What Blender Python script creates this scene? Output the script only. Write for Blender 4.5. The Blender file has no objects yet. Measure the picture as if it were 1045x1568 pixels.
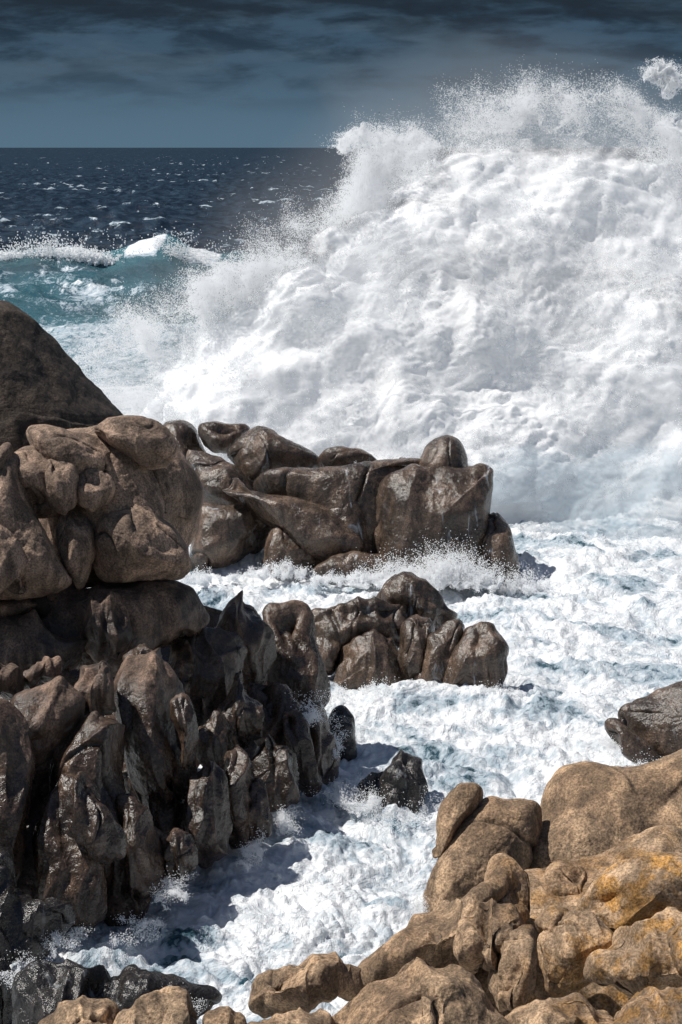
import bpy, math, numpy as np
from mathutils import Vector
rng=np.random.default_rng(7)
scene=bpy.context.scene
# ------------------------------------------------------------------ image-to-world constants
EYE=10.0      # viewer's eye height above mean sea level, metres
F=2926.0      # focal length in pixels: outline points are image coordinates, offsets are tangents * F
U0,V0=522.5,225.0
# ------------------------------------------------------------------ noise
perm=np.random.default_rng(3).permutation(256); perm=np.concatenate([perm,perm,perm])
G=np.random.default_rng(4).normal(size=(256,3)); G/=np.linalg.norm(G,axis=1)[:,None]
def perlin(p):
    p=np.asarray(p,float); i=np.floor(p).astype(np.int64); f=p-i; i&=255
    u=f*f*f*(f*(f*6-15)+10)
    out=0
    for a in (0,1):
        wx=u[:,0] if a else 1-u[:,0]
        for b in (0,1):
            wy=u[:,1] if b else 1-u[:,1]
            for c in (0,1):
                wz=u[:,2] if c else 1-u[:,2]
                h=perm[perm[perm[(i[:,0]+a)&255]+((i[:,1]+b)&255)]+((i[:,2]+c)&255)]
                g=G[h]
                out=out+wx*wy*wz*(g[:,0]*(f[:,0]-a)+g[:,1]*(f[:,1]-b)+g[:,2]*(f[:,2]-c))
    return out*1.5
def fbm(p,o=4,g=.5,l=2.03):
    s=0;a=1
    for k in range(o):
        s=s+a*perlin(p*l**k+17.3*k); a*=g
    return s
def sstep(a,b,x):
    t=np.clip((x-a)/(b-a),0,1); return t*t*(3-2*t)
# ------------------------------------------------------------------ mesh utils
def mesh_from(name,V,Q,mat,attrs=None,smooth=True):
    me=bpy.data.meshes.new(name)
    V=np.asarray(V,np.float32); Q=np.asarray(Q,np.int32)
    me.vertices.add(len(V)); me.vertices.foreach_set("co",V.ravel())
    if len(Q):
        me.loops.add(Q.size); me.loops.foreach_set("vertex_index",Q.ravel())
        me.polygons.add(len(Q)); me.polygons.foreach_set("loop_start",np.arange(0,Q.size,4,dtype=np.int32))
        me.update(calc_edges=True); me.validate()
        if smooth: me.polygons.foreach_set("use_smooth",np.ones(len(me.polygons),bool))
    if attrs:
        for k,a in attrs.items():
            at=me.attributes.new(k,'FLOAT','POINT'); at.data.foreach_set("value",np.asarray(a,np.float32))
    me.update()
    ob=bpy.data.objects.new(name,me); scene.collection.objects.link(ob)
    if mat: me.materials.append(mat)
    return ob
def vnormals(V,Q):
    a=V[Q[:,0]];b=V[Q[:,1]];c=V[Q[:,2]];d=V[Q[:,3]]
    n=np.cross(c-a,d-b); N=np.zeros_like(V)
    for k in range(4):
        for j in range(3): N[:,j]+=np.bincount(Q[:,k],weights=n[:,j],minlength=len(V))
    N/=np.linalg.norm(N,axis=1)[:,None]+1e-9
    return N
def closed_curve(P,N):
    P=np.asarray(P,float); n=len(P)
    t=np.linspace(0,n,N*6,endpoint=False); i=np.floor(t).astype(int); f=(t-i)[:,None]
    p0=P[(i-1)%n];p1=P[i%n];p2=P[(i+1)%n];p3=P[(i+2)%n]
    C=.5*((2*p1)+(-p0+p2)*f+(2*p0-5*p1+4*p2-p3)*f**2+(-p0+3*p1-3*p2+p3)*f**3)
    d=np.linalg.norm(np.roll(C,-1,0)-C,axis=1); s=np.concatenate([[0],np.cumsum(d)])
    tt=np.linspace(0,s[-1],N,endpoint=False)
    CC=np.vstack([C,C[:1]])
    return np.stack([np.interp(tt,s,CC[:,0]),np.interp(tt,s,CC[:,1])],1)
def body(D,pts,T=None,lean=0.25,N=None,M=None,pw=2.5,hp=.5,shell=False):
    """solid rounded body standing in a (leaning) plane at distance D; returns V,Q,size.
    shell=True gives only the seaward-facing half and the 0..1 centre-to-rim parameter."""
    P=np.asarray(pts,float); spx=math.sqrt(np.ptp(P[:,0])*np.ptp(P[:,1]))
    if N is None: N=int(np.clip(spx*1.9,90,420))
    if M is None: M=max(24,int(N/4))
    C=closed_curve(P,N)
    cen=C.mean(0)
    zref=EYE-(cen[1]-V0)*D/F
    k=(C[:,1]-V0)/F
    y=(D+lean*(EYE-zref))/(1+lean*k)
    O=np.stack([(C[:,0]-U0)*y/F,y,EYE-k*y],1)
    c=np.array([(cen[0]-U0)*D/F,D,zref])
    size=spx*D/F
    if T is None: T=.5*size
    nrm=np.array([0,-1,lean]);nrm/=np.linalg.norm(nrm)
    rows=[];S=[]
    for j in range(M):
        t=(j+.35)/M; s=t if shell else math.sin(t*math.pi/2); h=(1-s**pw)**hp
        rows.append(c+(O-c)*s+nrm*T*h); S.append(np.full(N,s))
    rows.append(O); S.append(np.ones(N))
    Mb=0 if shell else M//3
    for j in range(Mb-1,-1,-1):
        t=(j+.35)/Mb; s=math.sin(t*math.pi/2); h=(1-s**pw)**hp
        rows.append(c+(O-c)*s-nrm*T*h)
    R=len(rows); V=np.concatenate(rows)
    a=np.arange(N); b=(a+1)%N; Q=[]
    for r in range(R-1):
        Q.append(np.stack([r*N+a,(r+1)*N+a,(r+1)*N+b,r*N+b],1))
    h=np.arange(0,N-1,2)
    V=np.vstack([V,rows[0].mean(0)[None],rows[-1].mean(0)[None]])
    Q.append(np.stack([np.full(len(h),R*N),h,(h+1)%N,(h+2)%N],1))
    if not shell:
        o=(R-1)*N
        Q.append(np.stack([np.full(len(h),R*N+1),o+(h+2)%N,o+(h+1)%N,o+h],1))
    Q=np.concatenate(Q)
    Nn=vnormals(V,Q)
    if np.dot(Nn[0],nrm)<0: Q=Q[:,::-1].copy()
    if shell:
        V=V[:-1]; return V,Q,np.concatenate(S+[[0.]]),nrm
    return V,Q,size
def rock(D,pts,T=None,lean=0.25,flute=0.0,rough=1.0,seed=0,pw=2.5,hp=.5,cuts=5,sd=0,pit=0.):
    V,Q,s=body(D,pts,T,lean,pw=pw,hp=hp)
    seed=seed+sd
    off=np.array([seed*7.13,seed*3.7,seed*1.9])
    for step in range(2):
        n=vnormals(V,Q)
        if step==0:
            q=V/s+off
            d=.085*fbm(q*1.3,3)*s*rough
            rs=np.random.default_rng(seed*13+5)
            ext=V-V.mean(0)
            for _ in range(cuts):
                a=rs.normal(size=3); a[1]=-abs(a[1])*.8; a/=np.linalg.norm(a)
                dd=ext@a; lim=np.quantile(dd,.90)*rs.uniform(.74,.97)
                ov=np.maximum(dd-lim,0); d=d-ov*.7*np.clip((n@a),0,1)
            w=q+.18*np.stack([perlin(q*1.3),perlin(q*1.3+9),perlin(q*1.3+21)],1)
            g=perlin(w*np.array([1.5,1.2,.7]))
            mk=sstep(-.1,.3,perlin(q*.9+40))
            d-=.055*s*rough*np.exp(-(g/.035)**2)*mk
            if flute:
                fl=perlin(np.stack([w[:,0]*3.0,w[:,1]*1.2,w[:,2]*.45],1))
                fl2=perlin(np.stack([w[:,0]*6.5+4,w[:,1]*2.2,w[:,2]*1.1],1))
                d+=flute*s*(.32-np.abs(fl)*1.5)+.35*flute*s*(.25-np.abs(fl2))
        else:
            q=V+off
            d=.020*fbm(q*2.2,6,.52)*min(1.3,max(.6,s))
            if pit: d-=pit*sstep(.12,.45,perlin(q*2.3+.4*perlin(q*3)[:,None]))+.5*pit*sstep(.1,.4,perlin(q*5.1))
        V=V+n*d[:,None]
    return V,Q
def rock_group(name,specs,mat,**kw):
    Vs=[];Qs=[];o=0
    for i,sp in enumerate(specs):
        a=dict(kw)
        if len(sp)>2: a.update(sp[2])
        V,Q=rock(sp[0],sp[1],seed=i+len(name),**a)
        Vs.append(V);Qs.append(Q+o);o+=len(V)
    return mesh_from(name,np.vstack(Vs),np.vstack(Qs),mat)
# ------------------------------------------------------------------ material helpers
class NT:
    def __init__(s,m): s.t=m.node_tree; s.n=s.t.nodes; s.l=s.t.links
    def new(s,ty,**k):
        n=s.n.new(ty)
        for a,b in k.items(): setattr(n,a,b)
        return n
    def set(s,sock,v):
        if isinstance(v,bpy.types.NodeSocket): s.l.new(v,sock)
        else: sock.default_value=v
    def math(s,op,a,b=0.,clamp=False):
        n=s.new('ShaderNodeMath',operation=op,use_clamp=clamp); s.set(n.inputs[0],a); s.set(n.inputs[1],b); return n.outputs[0]
    def noise(s,vec,scale,detail=4,rough=.55,dist=0.):
        n=s.new('ShaderNodeTexNoise'); s.set(n.inputs['Vector'],vec); n.inputs['Scale'].default_value=scale
        n.inputs['Detail'].default_value=detail; n.inputs['Roughness'].default_value=rough; n.inputs['Distortion'].default_value=dist
        return n.outputs['Fac']
    def ramp(s,f,a,b,c=0.,d=1.):
        n=s.new('ShaderNodeMapRange',interpolation_type='SMOOTHSTEP'); s.set(n.inputs[0],f)
        n.inputs[1].default_value=a;n.inputs[2].default_value=b;n.inputs[3].default_value=c;n.inputs[4].default_value=d
        return n.outputs[0]
    def mix(s,f,a,b,mode='MIX'):
        n=s.new('ShaderNodeMix',data_type='RGBA',blend_type=mode); s.set(n.inputs[0],f); s.set(n.inputs[6],a); s.set(n.inputs[7],b); return n.outputs[2]
    def mul(s,col,f):
        vm=s.new('ShaderNodeVectorMath',operation='SCALE'); s.l.new(col,vm.inputs[0]); s.set(vm.inputs['Scale'],f); return vm.outputs[0]
    def scale(s,vec,v):
        n=s.new('ShaderNodeVectorMath',operation='MULTIPLY'); s.set(n.inputs[0],vec); n.inputs[1].default_value=v; return n.outputs[0]
    def bump(s,h,dist,strength=1.,nrm=None):
        n=s.new('ShaderNodeBump'); n.inputs['Strength'].default_value=strength; n.inputs['Distance'].default_value=dist
        s.set(n.inputs['Height'],h)
        if nrm: s.l.new(nrm,n.inputs['Normal'])
        return n.outputs[0]
def C(*c): return (c[0],c[1],c[2],1)
def newmat(name):
    m=bpy.data.materials.new(name); m.use_nodes=True; t=NT(m); return m,t,t.n['Principled BSDF']
def granite(name,c1,c2,wetz,wetamt,runoff=0.,gold=0.,stain=.6):
    m,t,b=newmat(name)
    geo=t.new('ShaderNodeNewGeometry'); P=geo.outputs['Position']
    sep=t.new('ShaderNodeSeparateXYZ'); t.l.new(P,sep.inputs[0])
    big=t.noise(P,.9,3,.6,.6); med=t.noise(P,3,6,.68); sp=t.noise(P,34,2,.8)
    col=t.mix(t.ramp(big,.35,.65),C(*c1),C(*c2))
    col=t.mix(t.ramp(med,.42,.72,0,stain),col,C(c1[0]*.38,c1[1]*.38,c1[2]*.42))
    if gold:
        g=t.math('MULTIPLY',t.ramp(med,.46,.62,0,gold),t.math('MULTIPLY',t.ramp(sep.outputs['X'],1.2,3.2),t.ramp(sep.outputs['Y'],23.,21.)))
        col=t.mix(g,col,C(.46,.23,.05))
    st=t.noise(t.scale(P,(2.2,2.2,.45)),1.3,4,.65,.5)
    col=t.mul(col,t.ramp(st,.38,.58,1.1,.5))
    col=t.mul(col,t.ramp(sp,.3,.7,.5,1.6))
    col=t.mul(col,t.ramp(geo.outputs['Pointiness'],.43,.51,.2,1.))  # crevice shade painted in: concave creases darken the colour
    zz=t.math('ADD',sep.outputs['Z'],t.math('MULTIPLY',t.math('SUBTRACT',big,.5),3.0))
    wet=t.ramp(zz,wetz-.6,wetz+.6,wetamt,0.)
    col=t.mul(col,t.math('SUBTRACT',1.,t.math('MULTIPLY',wet,.55)))
    ro=t.math('SUBTRACT',.85,t.math('MULTIPLY',wet,.60))
    ro=t.math('ADD',ro,t.math('MULTIPLY',t.math('SUBTRACT',med,.5),.35))
    if runoff:
        r=t.ramp(t.noise(t.scale(P,(1.6,1.6,.3)),1.5,5,.65,.8),.61,.72,0,runoff)
        col=t.mix(r,col,C(.55,.60,.64))
    t.set(b.inputs['Base Color'],col); t.set(b.inputs['Roughness'],ro)
    hh=t.math('ADD',t.math('MULTIPLY',t.noise(P,8,5,.62),.8),t.math('MULTIPLY',sp,.2))
    t.l.new(t.bump(hh,.06,.7),b.inputs['Normal'])
    return m
M_boulder=granite('granite_dry_brown',(.22,.15,.105),(.36,.245,.175),-5,0.)
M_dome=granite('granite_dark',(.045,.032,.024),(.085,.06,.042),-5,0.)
M_cliff=granite('granite_cliff',(.12,.078,.056),(.24,.155,.108),2.6,1.)
M_wet=granite('granite_wet',(.18,.125,.09),(.33,.225,.16),9,1.,runoff=.6)
M_ochre=granite('granite_ochre',(.29,.185,.105),(.45,.305,.185),-5,0.,gold=.8,stain=.8)
M_black=granite('granite_black_wet',(.05,.043,.04),(.08,.067,.06),9,1.,runoff=.3)
# ------------------------------------------------------------------ rocks
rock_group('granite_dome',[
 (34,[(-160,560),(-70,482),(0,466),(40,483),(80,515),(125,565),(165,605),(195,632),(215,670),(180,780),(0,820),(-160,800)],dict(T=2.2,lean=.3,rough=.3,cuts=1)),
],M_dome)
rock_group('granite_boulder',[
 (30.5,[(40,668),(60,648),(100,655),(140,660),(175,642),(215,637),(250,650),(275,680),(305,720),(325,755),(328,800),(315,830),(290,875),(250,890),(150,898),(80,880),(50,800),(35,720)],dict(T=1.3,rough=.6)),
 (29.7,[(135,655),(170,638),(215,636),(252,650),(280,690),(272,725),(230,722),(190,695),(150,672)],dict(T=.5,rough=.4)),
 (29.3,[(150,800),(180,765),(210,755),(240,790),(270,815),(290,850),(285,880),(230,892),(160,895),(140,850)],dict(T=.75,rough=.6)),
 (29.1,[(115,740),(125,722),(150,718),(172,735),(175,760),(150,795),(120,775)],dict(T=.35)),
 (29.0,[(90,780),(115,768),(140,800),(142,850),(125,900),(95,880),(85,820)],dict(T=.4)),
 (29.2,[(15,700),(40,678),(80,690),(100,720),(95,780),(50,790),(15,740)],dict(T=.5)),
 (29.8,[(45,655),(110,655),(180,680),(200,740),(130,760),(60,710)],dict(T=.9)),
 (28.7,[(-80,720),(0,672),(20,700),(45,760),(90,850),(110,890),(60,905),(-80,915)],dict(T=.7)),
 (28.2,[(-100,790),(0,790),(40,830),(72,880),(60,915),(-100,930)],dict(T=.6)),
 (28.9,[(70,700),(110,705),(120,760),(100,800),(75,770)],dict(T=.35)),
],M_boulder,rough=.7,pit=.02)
cl=dict(flute=.19,rough=.8,pw=1.9,hp=.6,pit=.012,cuts=4)
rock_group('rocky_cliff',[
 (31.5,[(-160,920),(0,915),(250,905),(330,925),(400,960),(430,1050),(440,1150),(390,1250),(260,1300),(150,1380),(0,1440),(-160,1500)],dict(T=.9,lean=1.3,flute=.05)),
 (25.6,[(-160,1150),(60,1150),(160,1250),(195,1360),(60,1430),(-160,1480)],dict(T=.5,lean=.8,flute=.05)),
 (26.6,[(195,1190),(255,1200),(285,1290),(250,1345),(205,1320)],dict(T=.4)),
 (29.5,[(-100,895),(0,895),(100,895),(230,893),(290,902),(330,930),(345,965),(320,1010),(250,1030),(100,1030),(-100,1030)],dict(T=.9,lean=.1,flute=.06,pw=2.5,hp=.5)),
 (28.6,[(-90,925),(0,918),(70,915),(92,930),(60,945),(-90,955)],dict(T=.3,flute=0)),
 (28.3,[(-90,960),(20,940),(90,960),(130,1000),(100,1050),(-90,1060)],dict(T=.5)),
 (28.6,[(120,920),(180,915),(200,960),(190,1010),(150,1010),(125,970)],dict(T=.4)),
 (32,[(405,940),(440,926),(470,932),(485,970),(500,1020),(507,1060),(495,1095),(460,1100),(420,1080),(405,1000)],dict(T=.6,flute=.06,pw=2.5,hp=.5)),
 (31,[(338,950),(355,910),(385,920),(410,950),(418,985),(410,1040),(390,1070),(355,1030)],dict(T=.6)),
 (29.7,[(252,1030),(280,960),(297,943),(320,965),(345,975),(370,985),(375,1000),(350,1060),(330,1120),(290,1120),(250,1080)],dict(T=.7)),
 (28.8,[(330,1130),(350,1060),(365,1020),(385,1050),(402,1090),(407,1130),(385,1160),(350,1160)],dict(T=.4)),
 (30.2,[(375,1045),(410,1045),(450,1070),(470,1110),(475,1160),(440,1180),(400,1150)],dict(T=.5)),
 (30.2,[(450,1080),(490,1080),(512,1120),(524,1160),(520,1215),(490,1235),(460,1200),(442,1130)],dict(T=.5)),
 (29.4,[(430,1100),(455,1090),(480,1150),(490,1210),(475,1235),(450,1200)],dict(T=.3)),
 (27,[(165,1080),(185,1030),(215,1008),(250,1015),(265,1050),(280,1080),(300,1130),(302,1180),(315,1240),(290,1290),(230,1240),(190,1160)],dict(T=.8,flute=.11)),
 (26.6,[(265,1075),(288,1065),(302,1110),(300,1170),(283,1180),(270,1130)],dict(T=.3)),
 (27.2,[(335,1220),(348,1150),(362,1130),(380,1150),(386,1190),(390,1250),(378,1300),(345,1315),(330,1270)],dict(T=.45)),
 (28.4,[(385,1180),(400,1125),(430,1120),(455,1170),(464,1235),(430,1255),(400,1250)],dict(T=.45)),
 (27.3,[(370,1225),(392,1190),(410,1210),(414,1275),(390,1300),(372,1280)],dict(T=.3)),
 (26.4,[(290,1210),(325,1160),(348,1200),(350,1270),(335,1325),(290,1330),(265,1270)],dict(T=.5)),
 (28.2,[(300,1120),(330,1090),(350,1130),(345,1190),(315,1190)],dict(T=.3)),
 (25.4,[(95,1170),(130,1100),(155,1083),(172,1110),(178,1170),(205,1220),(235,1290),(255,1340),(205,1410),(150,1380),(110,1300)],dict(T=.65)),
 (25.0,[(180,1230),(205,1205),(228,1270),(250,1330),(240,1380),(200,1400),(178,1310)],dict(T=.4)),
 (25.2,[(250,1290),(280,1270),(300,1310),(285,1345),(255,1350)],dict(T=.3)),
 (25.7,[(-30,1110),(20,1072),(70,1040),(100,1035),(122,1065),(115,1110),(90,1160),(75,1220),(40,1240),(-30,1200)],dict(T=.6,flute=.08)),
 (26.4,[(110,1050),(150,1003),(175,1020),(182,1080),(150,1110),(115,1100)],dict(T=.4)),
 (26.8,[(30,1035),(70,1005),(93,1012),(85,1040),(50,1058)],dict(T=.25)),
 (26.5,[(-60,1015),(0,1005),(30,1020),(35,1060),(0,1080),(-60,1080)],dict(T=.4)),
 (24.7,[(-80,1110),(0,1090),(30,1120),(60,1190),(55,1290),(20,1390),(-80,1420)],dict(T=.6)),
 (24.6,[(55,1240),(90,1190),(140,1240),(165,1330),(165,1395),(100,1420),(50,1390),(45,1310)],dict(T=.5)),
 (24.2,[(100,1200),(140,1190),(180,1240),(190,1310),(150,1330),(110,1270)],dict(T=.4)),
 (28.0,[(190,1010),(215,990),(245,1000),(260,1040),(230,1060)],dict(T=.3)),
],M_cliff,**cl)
rock_group('shore_rocks',[
 (23.2,[(-80,1290),(10,1300),(25,1370),(70,1380),(125,1405),(80,1440),(30,1490),(-80,1520)],dict(T=.5,lean=.8)),
 (20.6,[(20,1520),(70,1478),(130,1478),(180,1492),(200,1540),(150,1620),(30,1620)],dict(T=.4,lean=.8)),
 (20.5,[(150,1510),(210,1492),(280,1505),(335,1520),(342,1545),(300,1600),(170,1600)],dict(T=.35,lean=.8)),
 (22,[(-60,1450),(0,1440),(30,1480),(50,1540),(20,1620),(-60,1620)],dict(T=.4,lean=.8)),
],M_black,flute=.12,rough=1.2,pit=.03)
rock_group('wave_washed_rocks',[
 (50,[(250,655),(275,645),(300,660),(318,690),(335,730),(300,760),(265,720)],dict(T=1)),
 (49.3,[(305,660),(318,646),(375,650),(383,662),(365,685),(345,705),(325,700)],dict(T=.7)),
 (48.2,[(338,695),(370,668),(400,660),(440,680),(480,692),(497,708),(470,722),(420,730),(390,745),(355,725)],dict(T=.8,lean=.8,rough=.5)),
 (47.5,[(285,690),(330,705),(385,745),(405,775),(350,800),(300,770)],dict(T=.7,lean=1.)),
 (46.2,[(388,742),(440,728),(500,725),(560,712),(620,698),(657,693),(664,712),(640,770),(600,820),(560,870),(500,850),(440,790)],dict(T=1.2,lean=.7,rough=.6)),
 (45.2,[(562,780),(590,732),(640,712),(700,712),(748,715),(754,735),(752,790),(745,860),(710,890),(650,880),(600,880),(570,840)],dict(T=.9,rough=.5,sd=58,cuts=2,flute=.06)),
 (46.4,[(640,725),(650,690),(668,670),(692,667),(708,682),(716,710),(722,750),(645,755)],dict(T=.8,rough=.3,cuts=0,sd=7)),
 (44.9,[(735,800),(758,778),(780,800),(792,845),(792,900),(760,905),(735,880)],dict(T=.6)),
 (46,[(310,775),(360,780),(410,778),(432,798),(405,845),(330,870),(295,870),(295,800)],dict(T=.8,lean=.5)),
 (45,[(392,860),(415,820),(433,800),(462,825),(485,865),(440,885)],dict(T=.5)),
 (45.3,[(335,745),(380,745),(430,765),(500,780),(555,825),(570,880),(500,880),(450,850),(400,800)],dict(T=.8,lean=.5)),
 (47.5,[(485,705),(520,695),(560,697),(580,712),(550,725),(500,725)],dict(T=.7,lean=.8)),
 (44.2,[(480,870),(530,848),(590,848),(600,890),(500,895)],dict(T=.4)),
 (45.5,[(480,775),(530,755),(570,780),(580,850),(540,860),(495,830)],dict(T=.7)),
],M_wet,rough=.7,cuts=4)
rock_group('wave_washed_rocks',[
 (37.8,[(580,915),(610,883),(640,888),(670,910),(698,945),(660,970),(610,960),(578,940)],dict(T=.7,lean=.6)),
 (37,[(472,950),(510,938),(560,932),(600,930),(627,940),(622,975),(560,995),(500,1010),(478,985)],dict(T=.7,lean=1.)),
 (36.2,[(503,1035),(530,980),(570,963),(600,965),(615,990),(612,1050),(570,1070),(505,1060)],dict(T=.6)),
 (36.1,[(608,1000),(625,945),(650,938),(668,955),(655,1000),(650,1060),(612,1060)],dict(T=.4)),
 (35.9,[(640,1055),(650,990),(680,958),(703,943),(714,955),(705,1000),(695,1060)],dict(T=.4)),
 (35.6,[(680,1060),(700,985),(725,953),(752,958),(776,985),(778,1010),(768,1050),(720,1065)],dict(T=.5)),
 (36.5,[(475,985),(505,975),(530,985),(520,1030),(490,1030)],dict(T=.4)),
],M_wet,flute=.08,rough=.7,cuts=4)
rock_group('half_submerged_rock',[
 (32,[(500,1105),(510,1078),(535,1081),(546,1120),(538,1165),(505,1165)],dict(T=.3)),
],M_black)
rock_group('half_submerged_rock',[
 (29.0,[(580,1235),(588,1175),(610,1146),(640,1158),(652,1205),(640,1270),(590,1270)],dict(T=.4,flute=.14)),
 (29.3,[(545,1215),(570,1180),(595,1190),(600,1250),(555,1255)],dict(T=.3,flute=.1)),
],M_black,rough=1.2)
rock_group('sea_rock',[
 (31.6,[(948,1085),(985,1065),(1040,1043),(1120,1035),(1120,1180),(1030,1185),(985,1150),(955,1118)],dict(T=.7,lean=.5)),
 (31,[(918,1108),(945,1103),(990,1138),(1020,1175),(980,1190),(940,1140)],dict(T=.3,lean=.5)),
],M_wet,rough=.7)
LO=dict(pw=2.0,hp=.62)
def lo(**k): d=dict(LO); d.update(k); return d
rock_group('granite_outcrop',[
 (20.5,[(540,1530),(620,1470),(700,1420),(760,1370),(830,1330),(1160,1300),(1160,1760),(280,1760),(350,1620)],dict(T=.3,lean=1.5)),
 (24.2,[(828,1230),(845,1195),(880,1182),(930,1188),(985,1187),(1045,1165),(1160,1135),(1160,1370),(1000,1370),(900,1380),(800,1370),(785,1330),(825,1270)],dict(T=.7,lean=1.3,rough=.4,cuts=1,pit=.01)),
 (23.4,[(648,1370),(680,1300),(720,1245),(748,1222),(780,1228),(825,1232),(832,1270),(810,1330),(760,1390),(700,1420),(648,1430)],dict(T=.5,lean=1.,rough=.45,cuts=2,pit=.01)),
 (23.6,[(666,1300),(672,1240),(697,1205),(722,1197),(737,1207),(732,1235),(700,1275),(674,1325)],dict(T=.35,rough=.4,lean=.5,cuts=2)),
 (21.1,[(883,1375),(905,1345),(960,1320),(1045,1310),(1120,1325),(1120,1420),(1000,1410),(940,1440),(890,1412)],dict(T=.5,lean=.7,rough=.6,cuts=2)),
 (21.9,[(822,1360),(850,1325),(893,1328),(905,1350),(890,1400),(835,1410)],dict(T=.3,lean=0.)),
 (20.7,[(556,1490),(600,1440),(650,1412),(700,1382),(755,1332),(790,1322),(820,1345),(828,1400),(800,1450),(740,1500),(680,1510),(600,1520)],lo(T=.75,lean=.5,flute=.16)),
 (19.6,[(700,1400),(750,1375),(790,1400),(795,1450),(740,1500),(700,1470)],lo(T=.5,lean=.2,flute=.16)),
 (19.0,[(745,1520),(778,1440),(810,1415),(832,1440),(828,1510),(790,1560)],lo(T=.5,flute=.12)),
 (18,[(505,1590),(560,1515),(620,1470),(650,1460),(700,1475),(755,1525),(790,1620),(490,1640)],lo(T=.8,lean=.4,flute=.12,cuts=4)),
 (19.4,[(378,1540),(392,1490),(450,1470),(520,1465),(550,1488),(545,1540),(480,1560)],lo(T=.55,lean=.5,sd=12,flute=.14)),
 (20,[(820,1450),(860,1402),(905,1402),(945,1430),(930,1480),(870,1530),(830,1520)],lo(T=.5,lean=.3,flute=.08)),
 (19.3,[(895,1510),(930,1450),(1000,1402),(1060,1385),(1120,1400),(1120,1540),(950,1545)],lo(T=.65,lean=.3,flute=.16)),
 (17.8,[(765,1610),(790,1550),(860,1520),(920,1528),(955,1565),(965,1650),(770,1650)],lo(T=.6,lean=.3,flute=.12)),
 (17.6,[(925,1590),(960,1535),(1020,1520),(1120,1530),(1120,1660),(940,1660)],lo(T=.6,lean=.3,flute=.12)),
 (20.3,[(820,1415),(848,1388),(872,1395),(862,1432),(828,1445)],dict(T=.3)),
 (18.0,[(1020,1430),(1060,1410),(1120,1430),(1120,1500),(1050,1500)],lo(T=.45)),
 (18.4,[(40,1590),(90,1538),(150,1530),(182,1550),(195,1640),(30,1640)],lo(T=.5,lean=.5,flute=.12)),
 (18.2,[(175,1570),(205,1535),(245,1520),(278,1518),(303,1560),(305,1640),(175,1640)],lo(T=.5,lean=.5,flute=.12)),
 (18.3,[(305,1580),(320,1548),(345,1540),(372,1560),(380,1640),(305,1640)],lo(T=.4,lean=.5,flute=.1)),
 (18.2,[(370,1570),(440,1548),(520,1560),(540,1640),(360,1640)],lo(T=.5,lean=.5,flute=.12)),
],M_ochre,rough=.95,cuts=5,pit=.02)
# ------------------------------------------------------------------ sea
k=np.concatenate([[1.2,2.5,4],np.arange(6,600,1.),np.arange(600,2300,1.9)])
ys=(EYE*F/k)[::-1]
t=np.linspace(-1,1,620); xr=.23*t+1.4*t**7
Y,Xr=np.meshgrid(ys,xr,indexing='ij'); X=Xr*Y
x=X.ravel();y=Y.ravel();nR,nC=Y.shape
z0=np.zeros_like(x)
P=np.stack([x,y,z0],1)
amp=sstep(60,110,y)*(1-.5*sstep(800,3500,y))
r1=1-2*np.abs(perlin(np.stack([x/30+y/90,y/15+x/70,z0+1],1)))
r2=1-2*np.abs(perlin(np.stack([x/9-y/60,y/6+x/30,z0+5],1)))
r3=1-2*np.abs(perlin(np.stack([x/3.2+y/20,y/2.6+x/12,z0+9],1)))
h=amp*(.75*r1+.8*r2+.55*r3)
pat=fbm(np.stack([x/45,y/70,z0+3],1),3)
brk=perlin(np.stack([x/2.6,y/9,z0+31],1))
foam=sstep(1.1,1.6,.55*r1+.5*r2+.3*r3+.45*pat+.7*brk)*amp*.64
foam=np.maximum(foam,sstep(.25,.6,fbm(np.stack([x/7,y/14,z0+4],1),3)+.3*pat)*sstep(60,90,y)*(1-sstep(130,420,y))*.46)
turq=np.zeros_like(x)
cx=134+3*perlin(np.stack([x/9,z0,z0],1))
e=(y-cx); pro=np.where(e<0,np.exp(-(e/5.)**2),np.exp(-(e/11.)**2))
side=1-sstep(-10,-4,x)
hb=2.7*(.85+.5*perlin(np.stack([x/5,z0+3,z0],1)))*pro*side
h=h*(1-.6*pro*side)+hb
crest=pro*side*sstep(-.25,.1,perlin(np.stack([x/4.2,z0+7.7,z0],1))+.15*sstep(-18,-24,x)+.1)
foam=np.maximum(foam,sstep(.5,.85,crest)*.9); foam=np.maximum(foam,.36*pro*side)
turq=np.maximum(turq,1.*pro*side)
near=sstep(85,105,y)*(1-sstep(122,134,y))*(1-sstep(-14,-4,x))
turq=np.maximum(turq,near*.6)
foam=np.maximum(foam,near*(.42+.4*fbm(np.stack([x/4,y/7,z0+2],1),3)))
n2=(1-sstep(92,108,y+6*pat)); foam=np.maximum(foam,n2*.64); turq=np.maximum(turq,n2*(.3+.7*sstep(70,90,y)))
cov=1-sstep(62,95,y)
w=P+.5*np.stack([perlin(P/1.6),perlin(P/1.6+5),z0],1)*1.2
b0=perlin(np.stack([w[:,0]/4.,w[:,1]/3.2,z0+21],1))
b1=np.abs(perlin(np.stack([w[:,0]/2.2,w[:,1]/2.4,z0+1],1)))
b2=np.abs(perlin(np.stack([w[:,0]/.8,w[:,1]/.9,z0+4],1)))
b3=np.abs(perlin(np.stack([w[:,0]/.33,w[:,1]/.36,z0+8],1)))
b4=np.abs(perlin(np.stack([w[:,0]/.14,w[:,1]/.15,z0+11],1)))
hc=.28*b0+.34*b1+.22*b2+.15*b3+.09*b4-.27
h=h*(1-cov)+hc*cov
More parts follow.
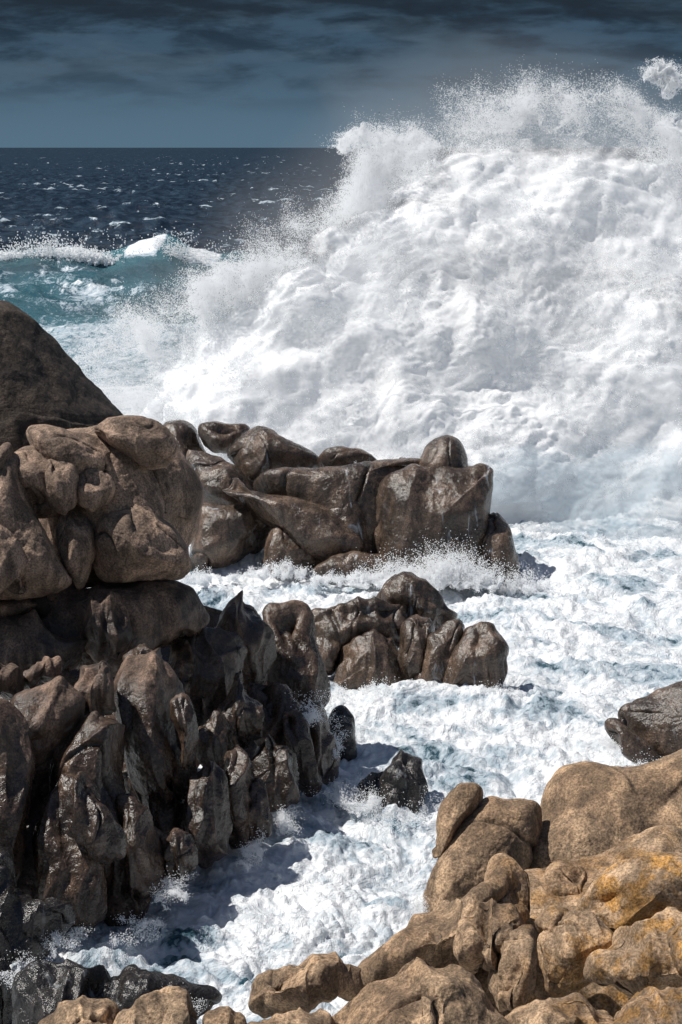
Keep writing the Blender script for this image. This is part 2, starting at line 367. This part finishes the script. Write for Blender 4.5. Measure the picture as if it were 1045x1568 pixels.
# thin, drawn-out lanes of less foam following the surge
sx_=w[:,0]*.85-w[:,1]*.5; sy_=w[:,0]*.5+w[:,1]*.85
thin=fbm(np.stack([sx_/2.6,sy_/1.1,z0+6],1),5,.55)
foam=np.where(cov>.5,np.maximum(foam,.93-.36*sstep(0.,.6,thin)-.06*sstep(.1,-.2,b0)),foam)
V=np.stack([x,y,h],1)
idx=np.arange(nR*nC).reshape(nR,nC)
Q=np.stack([idx[:-1,:-1].ravel(),idx[:-1,1:].ravel(),idx[1:,1:].ravel(),idx[1:,:-1].ravel()],1)
m,t_,b=newmat('sea_water')
geo=t_.new('ShaderNodeNewGeometry');Pn=geo.outputs['Position']
af=t_.new('ShaderNodeAttribute',attribute_name='foam').outputs['Fac'];at=t_.new('ShaderNodeAttribute',attribute_name='turq').outputs['Fac']
n1=t_.noise(Pn,1.1,5,.65,1.4); n2_=t_.noise(Pn,5.,4,.6,1.)
mm=t_.math('ADD',af,t_.math('MULTIPLY',t_.math('SUBTRACT',n1,.5),1.0)); mm=t_.math('ADD',mm,t_.math('MULTIPLY',t_.math('SUBTRACT',n2_,.5),.7))
# wind-torn foam streaks
sn=t_.noise(t_.scale(Pn,(.36,.11,.2)),1.,6,.74,.6); mm=t_.math('ADD',mm,t_.ramp(sn,.56,.74,0,.72))
fm=t_.ramp(mm,.44,.62)
chop=t_.noise(t_.scale(Pn,(.5,.22,.6)),1.,4,.65,.5)
navy=t_.mix(t_.ramp(chop,.40,.66),C(.006,.014,.027),C(.030,.055,.085))  # lit and dark wave faces imitated by noise in the water colour
wc=t_.mix(at,navy,C(.05,.18,.22))
fc=t_.mix(t_.ramp(mm,.52,1.02),C(.34,.43,.50),C(.86,.88,.90))
t_.set(b.inputs['Base Color'],t_.mix(fm,wc,fc)); t_.set(b.inputs['Roughness'],t_.ramp(fm,0,1,.25,.75)); b.inputs['IOR'].default_value=1.33
hh=t_.math('ADD',t_.math('MULTIPLY',t_.noise(Pn,9,5,.72,.6),.3),t_.math('MULTIPLY',n1,.7))
t_.l.new(t_.bump(hh,.4,.75),b.inputs['Normal'])
mesh_from('sea',V,Q,m,dict(foam=foam,turq=turq))
# ------------------------------------------------------------------ spray
m_core,t_,b=newmat('aerated_white_water')
b.inputs['Base Color'].default_value=C(.95,.96,.97); b.inputs['Roughness'].default_value=1.; b.inputs['Specular IOR Level'].default_value=0.
def white_scatter(t_,mixf,col=(.95,.96,.97)):
    d=t_.new('ShaderNodeBsdfDiffuse'); d.inputs[0].default_value=C(*col)
    tr=t_.new('ShaderNodeBsdfTranslucent'); tr.inputs[0].default_value=C(*col)
    mx=t_.new('ShaderNodeMixShader'); mx.inputs[0].default_value=mixf; t_.l.new(d.outputs[0],mx.inputs[1]);t_.l.new(tr.outputs[0],mx.inputs[2]); return mx.outputs[0]
m_drop,t_,b=newmat('spray_droplets')
t_.l.new(white_scatter(t_,.35),t_.n['Material Output'].inputs[0])
def mist(name,inner,amax,rim=1.,rimstart=.62,soft=.32,col=(.95,.96,.97)):
    """wind-blown mist curtain: opacity from 3-D turbulence, thinning to nothing towards its rim"""
    m,t_,b=newmat(name); geo=t_.new('ShaderNodeNewGeometry')
    mp_=t_.new('ShaderNodeMapping'); t_.l.new(geo.outputs['Position'],mp_.inputs[0]); mp_.inputs['Rotation'].default_value=(0,math.radians(38),0); mp_.inputs['Scale'].default_value=(.75,1,1.15)
    P=mp_.outputs[0]
    ed=t_.new('ShaderNodeAttribute',attribute_name='edge').outputs['Fac']
    n=t_.noise(P,.5,7,.68,.3)
    v=t_.math('SUBTRACT',t_.math('ADD',n,inner),t_.ramp(ed,rimstart,1.,0,.66*rim))
    al=t_.ramp(v,.34,.34+soft,0,amax)
    tp=t_.new('ShaderNodeBsdfTransparent'); mx=t_.new('ShaderNodeMixShader'); t_.l.new(al,mx.inputs[0]); t_.l.new(tp.outputs[0],mx.inputs[1]); t_.l.new(white_scatter(t_,.25,col),mx.inputs[2])
    t_.l.new(mx.outputs[0],t_.n['Material Output'].inputs[0]); return m
ng=bpy.data.node_groups.new('droplets','GeometryNodeTree')
ng.interface.new_socket('Geometry',in_out='INPUT',socket_type='NodeSocketGeometry'); ng.interface.new_socket('Geometry',in_out='OUTPUT',socket_type='NodeSocketGeometry')
gi=ng.nodes.new('NodeGroupInput');go=ng.nodes.new('NodeGroupOutput');mp=ng.nodes.new('GeometryNodeMeshToPoints');sm=ng.nodes.new('GeometryNodeSetMaterial');na=ng.nodes.new('GeometryNodeInputNamedAttribute')
na.data_type='FLOAT';na.inputs['Name'].default_value='rad';sm.inputs['Material'].default_value=m_drop
ng.links.new(gi.outputs[0],mp.inputs['Mesh']);ng.links.new(na.outputs['Attribute'],mp.inputs['Radius']);ng.links.new(mp.outputs[0],sm.inputs['Geometry']);ng.links.new(sm.outputs[0],go.inputs[0])
def droplets(name,P,R,parent=None):
    ob=mesh_from(name,P,np.zeros((0,4)),None,dict(rad=R))
    md=ob.modifiers.new('droplets','NODES'); md.node_group=ng
    ob.data.materials.append(m_drop)
    if parent: ob.parent=parent
    return ob
sp=bpy.data.objects.new('breaking_wave_splash',None); scene.collection.objects.link(sp)
def grow(pts,f,dv=0,c=(800,600)):
    P=np.array(pts,float); c=np.array(c,float); d=P-c; L=np.linalg.norm(d,axis=1)[:,None]; return P+d/L*f+np.array([0,dv])
outl=[(240,960),(190,780),(100,660),(95,570),(165,490),(250,445),(325,415),(385,385),(405,335),(500,290),(545,240),(550,185),(640,155),(760,130),(900,145),(1045,180),(1200,270),(1350,450),(1400,700),(1350,940),(1045,920),(820,900),(700,930),(450,960)]
LV=((7.,1.5),(3.2,.8),(1.4,.34),(.6,.15),(.27,.06))
LEAN=.8
V,Q,s=body(56,grow(outl,-100,50),T=2.8,lean=LEAN,N=760,M=200,pw=2.2)
for sc,am in LV:
    n=vnormals(V,Q); q=V/sc+np.array([3.1,8.2,sc])
    w=q+.35*np.stack([perlin(q*.8+3),perlin(q*.8+13),perlin(q*.8+23)],1)
    pz=perlin(w); V=V+n*(am*(np.sqrt(pz**2+.012)*2.0-.75))[:,None]
core=mesh_from('core',V,Q,m_core); core.parent=sp
def curtain(name,D,pts,T,inner,amax,amp,seed,N=480,M=190,lean=LEAN,**kw):
    V,Q,S,nr=body(D,pts,T=T,lean=lean,N=N,M=M,pw=3.,shell=True)
    d=0
    for sc,am in ((6.,1.35),(2.6,.58),(1.1,.22),(.5,.11),(.24,.055)):
        q=V/sc+np.array([3.1,8.2+seed,sc]); w=q+.3*np.stack([perlin(q*.8+3),perlin(q*.8+13),perlin(q*.8+23)],1)
        pz=perlin(w); d=d+am*(np.sqrt(pz**2+.025)*2-.75)
    V=V+nr*(amp*d)[:,None]
    ob=mesh_from(name,V,Q,mist('mist_'+name,inner,amax,**kw),dict(edge=S)); ob.parent=sp
    return V,Q,S,nr
cur=curtain('curtain_1',55.8,grow(outl,5,50),3.4,.15,.97,1.0,0)
curtain('curtain_2',55.2,grow(outl,50,55),3.9,.02,.72,1.0,.6,N=360,M=130,rimstart=.5,soft=.45)
curtain('shade_tinted_veil',50.5,[(560,760),(600,690),(700,650),(900,640),(1150,640),(1230,900),(1000,915),(830,915),(780,890),(700,790),(620,790)],1.0,.12,.62,.4,2.,lean=.4,N=300,M=90,rimstart=.4,soft=.5,col=(.62,.73,.80))  # falling spray; bluish shade at the splash foot is painted into its colour
# fine suspended haze around the splash: a lens of scattering air that thins to nothing at its rim
Vh,Qh,s=body(60.0,grow(outl,125,10),T=6.5,lean=LEAN,N=160,M=40,pw=1.5,hp=1.7)
mh=bpy.data.materials.new('spray_haze'); mh.use_nodes=True; th=NT(mh); th.n.remove(th.n['Principled BSDF'])
vs=th.new('ShaderNodeVolumeScatter'); vs.inputs['Color'].default_value=C(.97,.98,1.); vs.inputs['Density'].default_value=.10; vs.inputs['Anisotropy'].default_value=.0
th.l.new(vs.outputs[0],th.n['Material Output'].inputs['Volume'])
hz=mesh_from('haze',Vh,Qh,mh); hz.parent=sp
Vc,Qc,Sc,nr=cur
qd=Vc[Qc]; area=np.linalg.norm(np.cross(qd[:,2]-qd[:,0],qd[:,3]-qd[:,1]),axis=1)
se=Sc[Qc].mean(1); ctr=qd.mean(1)
wisp=sstep(-.3,.5,fbm(ctr*np.array([1,1,1.2])/2.0+5,4,.6))
wgt=area*(.16+np.exp(-((se-.82)/.07)**2))*(.05+wisp**2)*(ctr[:,2]>1.)
wgt/=wgt.sum(); NP=850000
fi=rng.choice(len(Qc),NP,p=wgt); a=rng.random(NP)[:,None];bb=rng.random(NP)[:,None]
pp=(qd[fi,0]*(1-a)+qd[fi,1]*a)*(1-bb)+(qd[fi,3]*(1-a)+qd[fi,2]*a)*bb
off=np.minimum(rng.exponential(1.,NP),3.0)*(.1+.45*wisp[fi])
pp=pp+nr*(rng.normal(0,1,NP)*.4)[:,None]+np.array([-.35,0,.45])*off[:,None]
for sc,am in ((1.3,.4),(.5,.2),(.2,.09)):
    pp=pp+am*np.stack([perlin(pp/sc),perlin(pp/sc+7),perlin(pp/sc+14)],1)
pr=rng.uniform(.004,.0105,NP)
allP=[pp];allR=[pr]
def burst(u,v,D,w,hh,n):
    """splash clump: tongues of droplets thrown up from a base line, dense at the foot"""
    x=(u-U0)*D/F; z=EYE-(v-V0)*D/F
    W=w*D/F; H=hh*D/F; out=[]
    n=int(n*1.3); nj=max(14,n//160)
    for j in range(nj):
        sx=rng.normal(0,.5)*W; top=H*(.15+.85*rng.random()**2)*math.exp(-(sx/W)**2)
        m_=n//nj; tt=rng.random(m_)**1.7
        ax=rng.normal(0,.6)*top; ay=rng.normal(0,.3)*top
        p=np.stack([x+sx+ax*tt,D+rng.normal(0,.2)+ay*tt,z+top*tt**.8],1)+rng.normal(size=(m_,3))*(.03+.16*top*tt[:,None])
        p+=.10*np.stack([perlin(p/.2),perlin(p/.2+7),perlin(p/.2+14)],1)
        out.append(p)
    p=np.concatenate(out); return p,rng.uniform(.0025,.0075,len(p))*(D/30)
B=[(670,890,43.8,80,60,34000),(610,895,43.5,60,40,14000),(730,895,43.7,50,45,14000),(540,890,43.6,60,22,8000),(430,880,44.2,60,22,7000),(575,725,47,60,14,5000),(800,905,44,40,40,9000),
 (590,1070,35.,45,24,5000),(640,1075,35,60,20,6000),(740,1065,34.9,50,18,5000),(520,1075,35.2,30,18,3000),
 (600,1265,28.5,50,30,6000),(560,1235,28.8,30,35,4000),(650,1240,28.9,20,35,2500),(500,1150,30.3,20,55,4000),(480,1100,30.,12,45,2000),(525,1225,29.2,20,35,3000),(430,1260,27.8,30,28,2500),
 (265,1370,24.7,22,38,2500),(225,1425,24.1,40,18,1500),(390,1305,26.8,20,35,2500),(90,1440,23.0,50,22,2500),(40,1500,21.8,40,24,2500),(160,1500,21.1,50,16,2000),(300,1540,20.3,50,14,1500),
 (645,1400,22.8,12,18,1000),(985,1190,30.5,25,28,2000),(940,1150,31,20,20,1500),(620,960,38,50,25,2000),(300,890,44,50,20,3000)]
for (u,v,D,w_,h_,n) in B:
    p,r=burst(u,v,D,w_,h_,n); allP.append(p);allR.append(r)
for (u,v,w_,h_,n) in [(70,420,70,60,26000),(120,405,70,28,12000),(265,430,26,70,26000),(200,405,60,14,5000),(310,430,50,26,13000),(10,415,50,40,13000)]:
    p,r=burst(u,v,131,w_,h_,n); allP.append(p);allR.append(r*1.5)
for (u,v,w_,h_,n) in [(1030,120,24,20,22000),(1010,113,14,12,8000),(1042,188,16,16,14000),(535,213,22,8,10000),(560,207,28,10,10000)]:
    D=58; c=np.array([(u-U0)*D/F,D,EYE-(v-V0)*D/F]); q=rng.normal(size=(n,3))*np.array([w_,w_,h_])*.42*D/F
    for sc,am in ((.5,.5),(.2,.2)): q+=am*np.stack([perlin((q+c)/sc),perlin((q+c)/sc+4),perlin((q+c)/sc+8)],1)
    allP.append(c+q);allR.append(rng.uniform(.004,.010,n))
droplets('spray',np.concatenate(allP),np.concatenate(allR),sp)
# ------------------------------------------------------------------ sky / world
el=math.radians(57); sx,sy=-.80,.07; hn=math.hypot(sx,sy)
sdir=Vector((sx/hn*math.cos(el),sy/hn*math.cos(el),math.sin(el)))
W=bpy.data.worlds.new("World"); scene.world=W; W.use_nodes=True; t=NT(W); bg=t.n['Background']
sk=t.new('ShaderNodeTexSky',sky_type='NISHITA',sun_disc=False); sk.sun_elevation=el; sk.sun_rotation=math.atan2(sx,sy)
tc=t.new('ShaderNodeTexCoord').outputs['Generated']; sp_=t.new('ShaderNodeSeparateXYZ'); t.l.new(tc,sp_.inputs[0])
cl1=t.noise(t.scale(tc,(20,20,80)),1.,6,.6,.25); cl2=t.noise(t.scale(tc,(9,9,38)),1.,5,.55,.2)
Z=sp_.outputs['Z']
base=t.mix(t.ramp(Z,0,.06),C(1.45,2.5,3.5),C(.72,1.35,2.05))
dark=t.math('MULTIPLY',t.ramp(cl1,.38,.62,0,.75),t.ramp(Z,.012,.05))
base=t.mix(dark,base,C(.24,.43,.70))
base=t.mix(t.math('MULTIPLY',t.ramp(cl2,.50,.64,0,.6),t.ramp(Z,.01,.04)),base,C(1.15,1.85,2.55))
base=t.mix(t.ramp(t.math('ADD',Z,t.math('MULTIPLY',t.math('SUBTRACT',cl1,.5),.05)),.056,.078,0,.85),base,C(.24,.38,.56))
mask=t.math('MULTIPLY',t.ramp(Z,.25,.6,1,0),t.ramp(sp_.outputs['Y'],-.1,.4))
t.set(bg.inputs[0],t.mix(mask,sk.outputs[0],base)); bg.inputs[1].default_value=.065
sun=bpy.data.lights.new('sun','SUN'); sun.energy=5.0; sun.angle=math.radians(.5); sun.color=(1,.96,.90)
so=bpy.data.objects.new('sun',sun); scene.collection.objects.link(so); so.rotation_euler=sdir.to_track_quat('Z','Y').to_euler(); so.location=(-20,-20,60)
# ------------------------------------------------------------------ camera
cam=bpy.data.cameras.new('camera'); co=bpy.data.objects.new('camera',cam); scene.collection.objects.link(co)
co.location=(0,0,EYE); co.rotation_euler=(math.radians(90),0,0)
cam.sensor_fit='VERTICAL'; cam.sensor_height=36; cam.lens=36*F/1568; cam.shift_y=-(.5-V0/1568); cam.clip_end=60000; cam.clip_start=.5
scene.camera=co
scene.view_settings.view_transform='Standard'; scene.view_settings.look='None'; scene.view_settings.exposure=0
